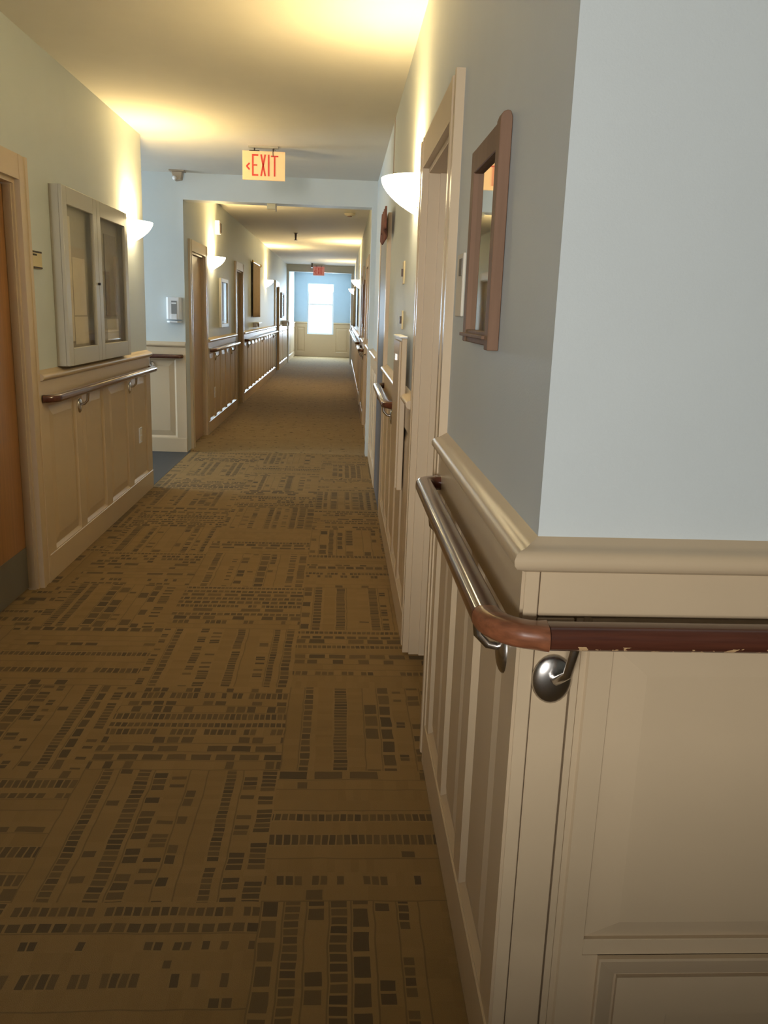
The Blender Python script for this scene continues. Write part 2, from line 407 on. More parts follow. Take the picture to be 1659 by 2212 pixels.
wainscot(wl, 'L', XL, 4.37+CW, YE, [(4.60, 5.07), (5.19, 5.66), (5.79, 6.29), (6.42, 6.92)])
wainscot(wl, 'L', XL, -1.2, 3.42-CW, even(-1.2, 3.30, 7))
wainscot(wlf, 'L', XL-0.01, 10.12+CW, 13.05-CW, even(10.24, 12.93, 5))
wainscot(wlf, 'L', XL-0.01, 13.87+CW, 20.75-CW, even(13.99, 20.63, 11))
wainscot(wlf, 'L', XL-0.01, 21.85+CW, 25.2, even(21.97, 25.2, 5))
wainscot(wlf, 'L', XL-0.01, 25.4, YEND, even(25.4, YEND, 6))
wainscot(wr, 'R', XR, YF, 2.69-CW, [(1.44, 1.76), (1.85, 2.14), (2.23, 2.50)], ma=-1)
wainscot(wr, 'R', XR, 3.55+CW, 6.22-CW, even(3.67, 6.10, 5))
wainscot(wr, 'R', XR, 7.22+CW, YH, even(7.34, YH, 3))
wainscot(wr, 'R', XR, YH+0.22, 10.55-CW, even(YH+0.22, 10.43, 2))
wainscot(wr, 'R', XR, 11.45+CW, 13.2-CW, even(11.57, 13.08, 3))
wainscot(wr, 'R', XR, 14.05+CW, 25.2, even(14.17, 25.2, 18))
wainscot(wr, 'R', XR, 25.4, YEND, even(25.4, YEND, 6))
wainscot(wpf, 'F', YH, -4.5, XL-0.01, even(-4.5, -2.3, 4) + [(-2.18, -1.70)])
wainscot(wen, 'F', YEND, XL, -1.16, [(-1.52, -1.24)])
wainscot(wen, 'F', YEND, -0.27, XR, [(-0.19, 0.24)])
MB(mapper('F', YEND)).box(-1.16, 0, 0, -0.27, FACE, 0.745).build('apron_board', 'trim_paint', wen)
# front wall: corner board, tall raised panel, low moulded panel
mpF = mapper('F', YF)
MB(mpF).box(XR, 0, 0, 3.2, 0.006, 1.092).build('backing_board', 'trim_paint', wf)
MB(mpF).prism([(XR-FACE, FACE), (XR, 0.0), (0.3395, 0.0), (0.3395, FACE)], 2, 0, 1.092).build('corner_board', 'trim_paint', wf, bevel=0.0015, seg=1)
MB(mpF).box(0.3415, 0, 0, 0.405, FACE-0.001, 1.010).build('stile', 'trim_paint', wf, bevel=0.0015, seg=1)
MB(mpF).box(0.3415, 0, 1.0135, 1.25, FACE-0.001, 1.092).build('frieze_board', 'trim_paint', wf, bevel=0.0015, seg=1)
MB(mpF).box(1.25, 0, 0, 3.2, FACE-0.001, 1.092).build('stile', 'trim_paint', wf)
# fluted moulding beside the stile
MB(mpF).prism([(0.409, 0.0), (0.409, 0.018), (0.421, 0.018), (0.424, 0.013), (0.434, 0.013), (0.437, 0.019), (0.478, 0.019), (0.478, 0.0)], 2, 0, 1.010).build('fluted_moulding', 'trim_paint', wf)
def tall_panel(x0, x1, z0, z1):
    mb = MB(mpF)
    rings = [(x0, x1, z0, z1, 0.004), (x0+0.004, x1-0.004, z0, z1, 0.009), (x0+0.065, x1-0.065, z0+0.036, z1-0.05, 0.017)]
    vs = []
    for a, b, c, d, n in rings: vs += [(a, n, c), (b, n, c), (b, n, d), (a, n, d)]
    fs = [(4*i+k, 4*i+(k+1) % 4, 4*i+4+(k+1) % 4, 4*i+4+k) for i in range(2) for k in range(4)] + [(8, 9, 10, 11)]
    return mb.add(vs, fs).build('panel', 'trim_paint', wf)
tall_panel(0.478, 1.25, 0.372, 0.955)
MB(mpF).box(0.478, 0, 0.955, 1.25, 0.013, 1.010).build('top_rail', 'trim_paint', wf, bevel=0.001, seg=1)
MB(mpF).box(0.478, 0, 0.338, 1.25, 0.019, 0.372).build('middle_rail', 'trim_paint', wf, bevel=0.0015, seg=1)
MB(mpF).box(0.478, 0, 0.0, 0.508, 0.019, 0.338).build('stile', 'trim_paint', wf)
# low moulded panel
mb = MB(mpF); rings = [(0.508, 0.019, 0.338), (0.508, 0.030, 0.338), (0.512, 0.030, 0.332), (0.545, 0.014, 0.292), (0.548, 0.004, 0.288)]
vs = []
for x, n, z in rings: vs += [(x, n, 0.0), (x, n, z), (1.25, n, z)]
fs = []
for i in range(len(rings)-1):
    fs += [(3*i, 3*i+1, 3*i+4, 3*i+3), (3*i+1, 3*i+2, 3*i+5, 3*i+4)]
mb.add(vs, fs).build('panel_moulding', 'trim_paint', wf)
mb = MB(mpF); rings = [(0.553, 0.004, 0.283), (0.553, 0.015, 0.283), (0.655, 0.017, 0.200), (0.658, 0.012, 0.197)]
vs = []
for x, n, z in rings: vs += [(x, n, 0.0), (x, n, z), (1.25, n, z)]
fs = []
for i in range(len(rings)-1): fs += [(3*i, 3*i+1, 3*i+4, 3*i+3), (3*i+1, 3*i+2, 3*i+5, 3*i+4)]
fs.append((3*len(rings)-3, 3*len(rings)-2, 3*len(rings)-1))
vs.append((1.25, 0.012, 0.0)); fs[-1] = (3*len(rings)-3, 3*len(rings)-2, 3*len(rings)-1, len(vs)-1)
mb.add(vs, fs).build('panel', 'trim_paint', wf)
chair_rail(wf, mpF, XR, 3.2, -1, 0)

# ------------------------------------------------------------------ doors
def door(n, side, base, a, b, leafmat, label, recess=0.10, handle=None, kick=False, swap=False):
    r = empty('door_%d' % n, (0, 0, 0)); struct(r, label, 'door')
    mp = mapper(side, base); D = DZ
    for s0, s1 in ((a-CW, a), (b, b+CW)):
        pr = [(s0, 0), (s0, 0.026), (s0+0.03, 0.026), (s0+0.034, 0.021), (s1-0.034, 0.021), (s1-0.03, 0.026), (s1, 0.026), (s1, 0)]
        MB(mp).prism(pr, 2, 0, D+CW).build('casing', 'trim_paint', r)
    MB(mp).box(a, 0, D, b, 0.024, D+CW).build('head_casing', 'trim_paint', r)
    for s0, s1 in ((a, a+0.02), (b-0.02, b)):
        MB(mp).box(s0, -recess-0.045, 0, s1, 0.0, D).build('jamb', 'trim_paint', r)
    MB(mp).box(a+0.02, -recess-0.045, D-0.02, b-0.02, 0.0, D).build('head_jamb', 'trim_paint', r)
    for s0, s1 in (((a+0.02, a+0.032), (b-0.032, b-0.02)) if recess > 0.045 else ()):
        MB(mp).box(s0, -recess+0.003, 0, s1, -recess+0.04, D-0.02).build('door_stop', 'trim_paint', r)
    lf = MB(mp).box(a+0.026, -recess-0.045, 0.008, b-0.026, -recess, D-0.026).build('leaf', leafmat, r)
    if handle is not None:
        s = handle
        MB(mp).box(s-0.025, -recess, 0.93, s+0.025, -recess+0.008, 1.05).build('lever_plate', 'steel', r)
        lv = MB(mp).tube([(s, -recess, 0.99), (s, -recess+0.05, 0.99), (s+0.02, -recess+0.06, 0.99), (s+0.11, -recess+0.06, 0.985)], 0.011, 8).build('lever', 'steel', r, smooth=True)
    if kick:
        MB(mp).box(a+0.03, -recess, 0.012, b-0.03, -recess+0.003, 0.235).build('kick_plate', 'kick_grey', r)
    return r
door(1, 'L', XL, 3.42, 4.37, 'door_wood', 'orange-brown wooden door with grey kick plate at the left edge', recess=0.05, kick=True)
door(2, 'R', XR, 2.69, 3.55, 'taupe_paint', 'taupe door deep in its cream frame beside the wall mirror', recess=0.085)
door(3, 'R', XR, 6.22, 7.22, 'slate_paint', 'dark slate door on the right wall beyond the lamp', recess=-0.021)
door(4, 'L', XL-0.01, 9.22, 10.12, 'peach_wood', 'peach-brown door on the left just past the dropped beam', recess=0.03)
door(5, 'L', XL-0.01, 13.05, 13.87, 'taupe_paint', 'second door on the left past the dropped beam', recess=0.04)
door(6, 'L', XL-0.01, 20.75, 21.85, 'slate_paint', 'dark grey door far down on the left wall', recess=0.03)
door(7, 'R', XR, 10.55, 11.45, 'trim_paint', 'cream door with a steel lever on the right past the dropped beam', recess=0.03, handle=10.75)
door(8, 'R', XR, 13.2, 14.05, 'trim_paint', 'cream door farther along the right wall', recess=0.03)

# ------------------------------------------------------------------ handrails
def rr(wd, ht, r, n=4):
    out = []
    for cx, cz, a0 in ((wd/2-r, ht/2-r, 0), (-wd/2+r, ht/2-r, 90), (-wd/2+r, -ht/2+r, 180), (wd/2-r, -ht/2+r, 270)):
        for k in range(n+1):
            a = math.radians(a0+90*k/n); out.append((cx+r*math.cos(a), cz+r*math.sin(a)))
    return out
RAIL = rr(0.052, 0.042, 0.017)
RZ = 1.0
def arc(c, r, a0, a1, n=8):
    return [(c[0]+r*math.cos(math.radians(a0+(a1-a0)*k/n)), c[1]+r*math.sin(math.radians(a0+(a1-a0)*k/n)), RZ) for k in range(n+1)]
def bracket(parent, side, base, s, shift=0.0):
    mp = mapper(side, base)
    f = lambda p: mp(p)
    ar = MB(mp).tube([(s, FACE+0.004, 0.905), (s, FACE+0.03, 0.91), (s+shift*0.6, FACE+0.05, 0.93), (s+shift, FACE+0.056, 0.985)], [0.008, 0.008, 0.008, 0.009], 10).build('bracket', 'steel', parent, smooth=True)
    mb = MB(mp).dome((s, FACE, 0.900), (0, 1, 0), 0.0355, 0.0455, 0.014, (1, 0, 0), (0, 0, 1)).build('rosette', 'steel', ar, smooth=True)
def handrail(label, side, base, segs, brackets, mats=None, shift=0.0):
    r = empty('handrail', (segs[0][0][0], segs[0][0][1], 0)); tag(r, label, 'handrail', 'wall handrails')
    inv = Matrix.Translation(-Vector(r.location))
    for i, sg in enumerate(segs):
        o = MB().sweep(sg, RAIL).build('rail' if not (mats and mats[i] == 'mahogany_worn') else 'elbow', (mats or {}).get(i, 'mahogany') if isinstance(mats, dict) else (mats[i] if mats else 'mahogany'), r, smooth=True)
    for b in brackets: bracket(r, b[0], b[1], b[2], b[3])
    for ch in r.children: ch.matrix_parent_inverse = inv
    return r
OFF = FACE + 0.054
xr, yf = XR-OFF, YF-OFF
h1 = handrail('mahogany handrail with chipped edge wrapping the near right corner', 'F', YF,
    [[(1.9, yf, RZ), (0.345, yf, RZ)],
     [(0.345, yf, RZ)] + arc((0.345, yf+0.085), 0.085, 270, 180)[0:] ,
     [(xr, yf+0.085, RZ), (xr, 2.46, RZ)] + arc((xr+0.05, 2.46), 0.05, 180, 90)[1:] + [(XR-FACE, 2.51, RZ)]],
    [('F', YF, 0.374, 0.020), ('R', XR, 1.44, 0.0), ('R', XR, 2.25, 0.0), ('F', YF, 1.3, 0.0)],
    ['mahogany_chipped', 'mahogany_worn', 'mahogany'])
def side_rail(label, side, base, a, b, brs):
    sgn = 1 if side == 'L' else -1
    x = base + sgn*OFF; xw = base + sgn*FACE
    handrail(label, side, base, [[(xw, a, RZ), (xw+sgn*0.02, a+0.006, RZ), (x-sgn*0.008, a+0.045, RZ), (x, a+0.075, RZ), (x, b-0.075, RZ), (x-sgn*0.008, b-0.045, RZ), (xw+sgn*0.02, b-0.006, RZ), (xw, b, RZ)]],
             [(side, base, q, 0.0) for q in brs])
side_rail('brown handrail under the glazed display case on the left wall', 'L', XL, 4.52, 7.03, [5.14, 6.36])
side_rail('handrail on the left wall between the two doors past the dropped beam', 'L', XL-0.01, 10.36, 13.0-0.12, [10.8, 12.4])
side_rail('long pale-lit handrail farther down the left corridor wall', 'L', XL-0.01, 14.1, 20.5, [14.6, 17.2, 20.0])
side_rail('short handrail on the right wall between lamp and slate door', 'R', XR, 4.70, 6.02, [5.0, 5.8])
side_rail('handrail on the right wall between the two cream doors', 'R', XR, 11.7, 13.0, [12.0, 12.7])
side_rail('long handrail on the right wall toward the end window', 'R', XR, 14.4, 24.8, [15.0, 18.0, 21.0, 24.0])
handrail('short brown handrail below the white dispenser', 'F', YH,
    [[(-4.3, YH-OFF, RZ), (-1.70, YH-OFF, RZ), (-1.66, YH-OFF+0.012, RZ), (-1.645, YH-FACE, RZ)]], [('F', YH, -1.95, 0.0)])

# ------------------------------------------------------------------ lamps
def sconce_mesh():
    W_, D_, Hh = 0.20, 0.165, 0.15
    vs = []; fs = []; nr, ns = 9, 22
    for i in range(nr+1):
        tt = i/nr
        p = math.sin(tt*PI/2)**0.75
        z = -Hh*(1-tt)**1.15
        p = max(p, 0.07)
        for k in range(ns+1):
            a = -PI/2 + PI*k/ns
            vs.append((D_*p*math.cos(a)+0.004, W_*p*math.sin(a), z))
    for i in range(nr):
        for k in range(ns):
            a = i*(ns+1)+k; fs.append((a, a+1, a+ns+2, a+ns+1))
    fs.append(tuple(range(ns+1)))
    return vs, fs
SV, SF = sconce_mesh()
def sconce(label, x, y, z, rz, power=SCONCE_UP):
    r = empty('wall_lamp', (x, y, z), rz); tag(r, label, 'lamp', 'half-bowl wall lamps')
    o = MB().add(SV, SF).build('bowl', 'lamp_glass', r, smooth=True)
    md = o.modifiers.new('solid', 'SOLIDIFY'); md.thickness = 0.004; md.offset = -1
    MB().box(0, -0.06, -0.13, 0.012, 0.06, 0.02).build('back_plate', 'brass', r, bevel=0.004)
    MB().tube([(0.010, 0, -0.05), (0.06, 0, -0.055), (0.08, 0, -0.03)], 0.012, 8).build('socket', 'white_plastic', r)
    l = bpy.data.lights.new('lamp_bulb', 'AREA'); l.shape = 'ELLIPSE'; l.size = 0.11; l.size_y = 0.24; l.energy = power; l.color = WARM
    lo = bpy.data.objects.new('lamp_bulb', l); C.objects.link(lo); lo.parent = r; lo.location = (0.075, 0, -0.012); lo.rotation_euler = (PI, 0, 0)
    return r
LZ = 2.10
sconce('glowing half-bowl lamp beside the taupe door on the right wall', XR, 4.05, LZ, PI)
sconce('glowing half-bowl lamp at the end of the left wall beside the display case', XL, 6.62, LZ, 0)
sconce('glowing half-bowl lamp on the left wall just past the dropped beam', XL-0.01, 10.72, LZ, 0, 30.0)
sconce('small glowing half-bowl lamp far down the left corridor wall', XL-0.01, 18.2, LZ, 0, 30.0)
sconce('small glowing half-bowl lamp far down the right wall beside the grey-brown hanging', XR, 16.4, LZ, PI, 32.0)
sconce('tiny glowing lamp on the right wall nearest the end window', XR, 22.6, LZ, PI)

# ------------------------------------------------------------------ exit signs
def strokes(mb, y, x0, z0, wch, hch, tx, ch):
    def bar(xa, za, xb, zb, w_=tx):
        a = Vector((xa, 0, za)); b = Vector((xb, 0, zb)); d = (b-a).normalized(); s = Vector((-d.z, 0, d.x))*w_/2
        q = [a+s, a-s, b-s, b+s]
        vs = [(p.x, y, p.z) for p in q] + [(p.x, y-0.004, p.z) for p in q]
        mb.add(vs, [(0, 1, 2, 3), (7, 6, 5, 4), (0, 4, 5, 1), (1, 5, 6, 2), (2, 6, 7, 3), (3, 7, 4, 0)])
    x1 = x0+wch; z1 = z0+hch; h2 = tx/2
    if ch == 'E':
        bar(x0+h2, z0, x0+h2, z1); bar(x0+tx, z0+h2, x1, z0+h2); bar(x0+tx, z1-h2, x1, z1-h2); bar(x0+tx, (z0+z1)/2, x1-0.008, (z0+z1)/2, tx*0.8)
    if ch == 'X': bar(x0+h2, z0, x1-h2, z1); bar(x0+h2, z1, x1-h2, z0)
    if ch == 'I': bar((x0+x1)/2, z0, (x0+x1)/2, z1)
    if ch == 'T': bar((x0+x1)/2, z0, (x0+x1)/2, z1-tx); bar(x0, z1-h2, x1, z1-h2, tx*0.8)
    if ch == '<': bar(x1, z1, x0, (z0+z1)/2); bar(x0, (z0+z1)/2, x1, z0)
def exit_sign(label, x, y, wd, ht, face, letters, red):
    r = empty('exit_sign', (x, y, H)); tag(r, label, 'exit sign')
    z1 = -0.035; z0 = z1-ht
    MB().box(-wd/2, -0.012, z0, wd/2, 0.012, z1).build('face_panel', face, r, bevel=0.002, seg=1)
    MB().box(-wd*0.36, -0.03, -0.012, wd*0.34, 0.03, 0.0).build('canopy', 'case_frame', r)
    MB().box(-wd*0.34, -0.016, z1-0.002, -wd*0.10, 0.016, z1+0.004).build('clip', 'ink', r)
    MB().tube([(wd*0.27, -0.013, z1+0.006), (wd*0.24, -0.016, z1+0.022), (wd*0.215, -0.014, z1-0.005), (wd*0.22, -0.0145, z1-0.04)], 0.0035, 6).build('hook', 'ink', r)
    for q in (-wd*0.22, wd*0.22): MB().tube([(q, 0, z1), (q, 0, -0.010)], 0.006, 6).build('stem', 'dark_metal', r)
    if letters:
        mb = MB(); s = wd/0.345
        for ch, x0, wch, za, zb in (('<', -0.139, 0.024, 0.35, 0.57), ('E', -0.095, 0.050, 0.14, 0.88), ('X', -0.028, 0.046, 0.14, 0.88), ('I', 0.032, 0.016, 0.14, 0.88), ('T', 0.058, 0.060, 0.14, 0.86)):
            k = MB(); strokes(k, -0.012, x0*s, z0+za*ht, wch*s, (zb-za)*ht, 0.0125*s, ch)
            k.build('letter' if ch != '<' else 'arrow', red, r)
    return r
exit_sign('cream hanging exit sign with red letters and a left arrow', -0.66, 7.33, 0.345, 0.222, 'exit_face', True, 'exit_red')
exit_sign('small pinkish exit sign hanging far down the corridor', -0.68, 25.0, 0.32, 0.25, 'exit_pink', True, 'exit_red')

# ------------------------------------------------------------------ display case
dc = empty('display_case', (XL, 5.55, 1.14)); tag(dc, 'grey two-door glazed notice case hung on the left wall', 'display case')
A0, A1, B0, B1, DP = 4.85, 6.25, 1.150, 2.120, 0.072
kids = []
def dcb(name, n0, n1, s0, s1, z0, z1, mat, bev=0.0):
    o = MB(mapper('L', XL)).box(s0, n0, z0, s1, n1, z1).build(name, mat, dc, bevel=bev, seg=1); kids.append(o); return o
dcb('back_board', 0.001, 0.014, A0, A1, B0, B1, 'case_back')
for s0, s1 in ((A0, A0+0.035), (A1-0.035, A1)): dcb('side_wall', 0.014, DP-0.022, s0, s1, B0, B1, 'case_frame')
dcb('top_wall', 0.014, DP-0.022, A0+0.035, A1-0.035, B1-0.035, B1, 'case_frame'); dcb('bottom_wall', 0.014, DP-0.022, A0+0.035, A1-0.035, B0, B0+0.035, 'case_frame')
mid = 5.50
for s0, s1, lb in ((A0, mid, 0), (mid+0.004, A1, 1)):
    st = 0.075
    f_ = DP-0.022
    d = dcb('door_stile', f_, DP, s0, s0+st, B0, B1, 'case_frame', 0.003)
    dcb('door_stile', f_, DP, s1-st, s1, B0, B1, 'case_frame', 0.003)
    dcb('door_rail', f_, DP, s0+st, s1-st, B1-0.095, B1, 'case_frame', 0.003)
    dcb('door_rail', f_, DP, s0+st, s1-st, B0, B0+0.10, 'case_frame', 0.003)
    dcb('pane', f_+0.008, f_+0.011, s0+st, s1-st, B0+0.10, B1-0.095, 'pane')
kn = MB(mapper('L', XL)).tube([(mid-0.02, DP, 1.62), (mid-0.02, DP+0.014, 1.62)], 0.008, 8).build('lock', 'dark_metal', dc); kids.append(kn)
for k in kids: k.matrix_parent_inverse = Matrix.Translation(-Vector(dc.location))
for i, (s0, s1, z0, z1, mt, lb) in enumerate([
    (5.16, 5.40, 1.43, 1.76, 'paper', 'pale notice sheet pinned in the middle of the near case door'),
    (5.15, 5.41, 1.26, 1.42, 'paper', 'pale notice sheet low down in the near case door'),
    (4.93, 5.13, 1.28, 1.98, 'paper', 'long pale sheet at the near edge of the notice case'),
    (5.06, 5.155, 1.27, 1.60, 'paper_grey', 'narrow dark sheet beside the pale notices in the case'),
    (5.60, 5.78, 1.27, 2.00, 'paper', 'long pale sheet at the near side of the far case door'),
    (5.84, 6.12, 1.42, 1.95, 'paper_grey', 'dark ruled notice filling the far case door'),
    (5.86, 6.14, 1.26, 1.40, 'paper', 'small pale sheet low down in the far case door')]):
    n0 = 0.0145 + 0.002*(i % 3)
    o = MB(mapper('L', XL)).box(s0, n0, z0, s1, n0+0.0015, z1).build('notice_sheet', mt); tag(o, lb, 'paper', 'sheets in the notice case')

# ------------------------------------------------------------------ room sign, plates
def plate(name, side, base, s0, s1, z0, z1, th, mat, label, cat, extra=(), n0=0.0):
    mp = mapper(side, base)
    r = empty(name, mp(((s0+s1)/2, n0, z0))); tag(r, label, cat)
    inv = Matrix.Translation(-Vector(r.location))
    ks = [MB(mp).box(s0, n0, z0, s1, n0+th, z1).build('plate', mat, r, bevel=0.002, seg=1)]
    for nm, a, b, c, d, t0, m2 in extra:
        ks.append(MB(mp).box(a, n0+th, c, b, n0+th+t0, d).build(nm, m2, r))
    for k in ks: k.matrix_parent_inverse = inv
    return r
plate('room_sign', 'L', XL, 4.525, 4.66, 1.665, 1.755, 0.012, 'sign_cream', 'small yellowish room sign beside the orange-brown door', 'sign',
      [('text_bar', 4.53, 4.655, 1.745, 1.753, 0.003, 'ink'), ('text_bar', 4.53, 4.58, 1.730, 1.738, 0.003, 'ink'), ('text_bar', 4.53, 4.655, 1.667, 1.675, 0.003, 'ink')])
plate('room_sign', 'R', XR, 2.36, 2.48, 1.50, 1.67, 0.008, 'paper', 'pale room plate between the wall mirror and the taupe door', 'sign',
      [('text_bar', 2.37, 2.42, 1.61, 1.655, 0.003, 'cloth_grey')])
plate('outlet_plate', 'L', XL, 6.62, 6.70, 0.44, 0.56, 0.008, 'white_plastic', 'pale outlet plate on the wainscot panel under the left lamp', 'outlet', [('socket', 6.635, 6.685, 0.455, 0.495, 0.002, 'paper'), ('socket', 6.635, 6.685, 0.505, 0.545, 0.002, 'paper')], n0=0.018)
plate('outlet_plate', 'L', XL-0.01, 10.66, 10.74, 0.40, 0.53, 0.008, 'white_plastic', 'white outlet plate low on the wainscot past the dropped beam', 'outlet', [('socket', 10.675, 10.725, 0.415, 0.455, 0.002, 'paper'), ('socket', 10.675, 10.725, 0.475, 0.515, 0.002, 'paper')], n0=0.022)
plate('alarm_strobe', 'L', XL-0.01, 11.05, 11.18, 2.40, 2.56, 0.055, 'white_plastic', 'white alarm strobe high above the lamp past the dropped beam', 'alarm', [('lens', 11.06, 11.17, 2.42, 2.53, 0.012, 'dark_metal')])
plate('switch_plate', 'R', XR, 4.66, 4.74, 1.66, 1.78, 0.008, 'sign_cream', 'upper cream switch plate below the right lamp', 'switch', [('toggle', 4.69, 4.71, 1.70, 1.74, 0.01, 'dark_metal')])
plate('switch_plate', 'R', XR, 4.66, 4.74, 1.42, 1.52, 0.008, 'sign_cream', 'lower cream switch plate below the right lamp', 'switch', [('toggle', 4.69, 4.71, 1.45, 1.49, 0.01, 'dark_metal')])

# ------------------------------------------------------------------ wall mirror
mr = empty('wall_mirror', (XR, 1.99, 1.435)); tag(mr, 'brown wood framed mirror with a small ledge on the right wall', 'mirror')
mp = mapper('R', XR); Y0, Y1, Z0, Z1 = 1.80, 2.20, 1.435, 1.905
ks = []
def stile(s0, s1, ear=True):
    pr = [(0.001, Z0-0.004), (0.0255, Z0-0.004), (0.0255, Z1-0.014), (0.021, Z1-0.002), (0.012, Z1+0.002), (0.005, Z1), (0.001, Z1-0.012)]
    if not ear: pr = [(0.001, Z0+0.004), (0.022, Z0+0.004), (0.022, Z1-0.012), (0.001, Z1-0.012)]
    f = lambda p: mp((p[0], p[1], p[2]))
    return MB(f).prism(pr, 0, s0, s1).build('stile', 'frame_wood', mr, bevel=0.0015, seg=1)
ks.append(stile(Y0, Y0+0.042)); ks.append(stile(Y1-0.042, Y1, False))
ks.append(MB(mp).box(Y0+0.042, 0.001, Z1-0.065, Y1-0.042, 0.022, Z1-0.012).build('top_rail', 'frame_wood', mr, bevel=0.002, seg=1))
ks.append(MB(mp).box(Y0+0.042, 0.001, Z0+0.004, Y1-0.042, 0.020, Z0+0.034).build('bottom_rail', 'frame_wood', mr, bevel=0.002, seg=1))
ks.append(MB(mp).box(Y0+0.042, 0.020, Z0+0.018, Y1-0.01, 0.032, Z0+0.026).build('ledge', 'frame_wood', mr, bevel=0.001, seg=1))
ks.append(MB(mp).box(Y0+0.042, 0.003, Z0+0.034, Y1-0.042, 0.009, Z1-0.065).build('mirror_glass', 'mirror_glass', mr))
for k in ks: k.matrix_parent_inverse = Matrix.Translation(-Vector(mr.location))

# ------------------------------------------------------------------ right wall: chart cabinet, swag, teal board, hangings
cb = empty('chart_cabinet', (XR, 4.3, 0.66)); tag(cb, 'shallow beige chart cabinet hung on the right wall under the lamp', 'cabinet')
mp = mapper('R', XR); ks = []
ks.append(MB(mp).box(4.00, FACE+0.002, 0.66, 4.42, 0.050, 1.39).build('body', 'trim_paint', cb, bevel=0.003, seg=1))
ks.append(MB(mp).box(4.01, 0.050, 0.67, 4.41, 0.060, 1.375).build('fold_door', 'trim_paint', cb, bevel=0.002, seg=1))
ks.append(MB(mp).box(3.99, FACE+0.002, 1.39, 4.43, 0.064, 1.400).build('top_board', 'window_frame', cb, bevel=0.002, seg=1))
ks.append(MB(mp).box(4.18, 0.060, 1.28, 4.24, 0.068, 1.31).build('latch', 'steel', cb))
for k in ks: k.matrix_parent_inverse = Matrix.Translation(-Vector(cb.location))

def cloth(name, side, base, s0, s1, z0, z1, waves, amp, mat, label, cat, n0=0.03, scallop=0.0, rod=None):
    mp = mapper(side, base); r = empty(name, mp(((s0+s1)/2, n0, z0))); tag(r, label, cat); inv = Matrix.Translation(-Vector(r.location))
    vs = []; fs = []; N = 40; K = 8
    for i in range(N+1):
        u = i/N
        for j in range(K+1):
            v = j/K
            zb = z0 + scallop*abs(math.cos(u*PI*2))
            vs.append((s0+(s1-s0)*u, n0+amp*math.sin(u*waves*2*PI)*(0.4+0.6*v), z1+(zb-z1)*v))
    for i in range(N):
        for j in range(K):
            a = i*(K+1)+j; fs.append((a, a+1, a+K+2, a+K+1))
    o = MB(mp).add(vs, fs).build('cloth', mat, r, smooth=True); o.matrix_parent_inverse = inv
    md = o.modifiers.new('solid', 'SOLIDIFY'); md.thickness = 0.008
    if rod:
        q = MB(mp).tube([(s0-0.08, n0, z1+0.005), (s1+0.08, n0, z1+0.005)], 0.014, 8).build('rod', rod, r, smooth=True); q.matrix_parent_inverse = inv
        for e in (s0-0.09, s1+0.09):
            q = MB(mp).dome((e, n0, z1+0.005), (0, 1, 0), 0.03, 0.03, 0.03, (1, 0, 0), (0, 0, 1)).build('finial', rod, r, smooth=True); q.matrix_parent_inverse = inv
    return r
cloth('door_swag', 'R', XR, 5.80, 6.42, 1.98, 2.19, 4, 0.012, 'swag_red', 'reddish-brown swag hung over the top of the slate door', 'swag', n0=0.052, scallop=0.07)
cloth('wall_hanging', 'R', XR, 17.6, 19.2, 1.22, 2.06, 5, 0.02, 'cloth_grey', 'grey-brown hanging on a gold rod on the right wall', 'wall hanging', n0=0.06, rod='brass')
cloth('wall_hanging', 'L', XL-0.01, 15.3, 16.6, 1.36, 2.30, 4, 0.008, 'cloth_brown', 'brown fabric hanging on the far left corridor wall', 'wall hanging', n0=0.03, rod='brass')
o = plate('notice_board', 'R', XR, 9.45, 10.28, 1.20, 1.54, 0.018, 'teal_board', 'teal green notice board on the right wall past the dropped beam', 'notice board',
      [('border', 9.45, 9.48, 1.20, 1.54, 0.006, 'window_frame'), ('border', 10.25, 10.28, 1.20, 1.54, 0.006, 'window_frame')])

def picture(side, base, s0, s1, z0, z1, label, frame, art):
    mp = mapper(side, base); r = empty('wall_picture', mp(((s0+s1)/2, 0, z0))); tag(r, label, 'picture'); inv = Matrix.Translation(-Vector(r.location)); ks = []
    fwid = 0.05
    for a, b, c, d in ((s0, s0+fwid, z0, z1), (s1-fwid, s1, z0, z1), (s0+fwid, s1-fwid, z0, z0+fwid), (s0+fwid, s1-fwid, z1-fwid, z1)):
        ks.append(MB(mp).box(a, 0.002, c, b, 0.035, d).build('frame', frame, r, bevel=0.003, seg=1))
    ks.append(MB(mp).box(s0+fwid, 0.002, z0+fwid, s1-fwid, 0.012, z1-fwid).build('print', art, r))
    ks.append(MB(mp).box(s0+fwid, 0.020, z0+fwid, s1-fwid, 0.023, z1-fwid).build('pane', 'pane', r))
    for k in ks: k.matrix_parent_inverse = inv
picture('L', XL-0.01, 11.3, 12.0, 1.25, 1.88, 'framed picture between the lamp and the second left door', 'case_frame', 'paper_grey')
picture('R', XR, 12.0, 12.7, 1.30, 1.95, 'framed picture on the right wall between the cream doors', 'frame_wood', 'paper_grey')
picture('L', XL-0.01, 22.6, 23.6, 1.30, 1.95, 'small framed picture near the far opening on the left', 'frame_wood', 'paper')
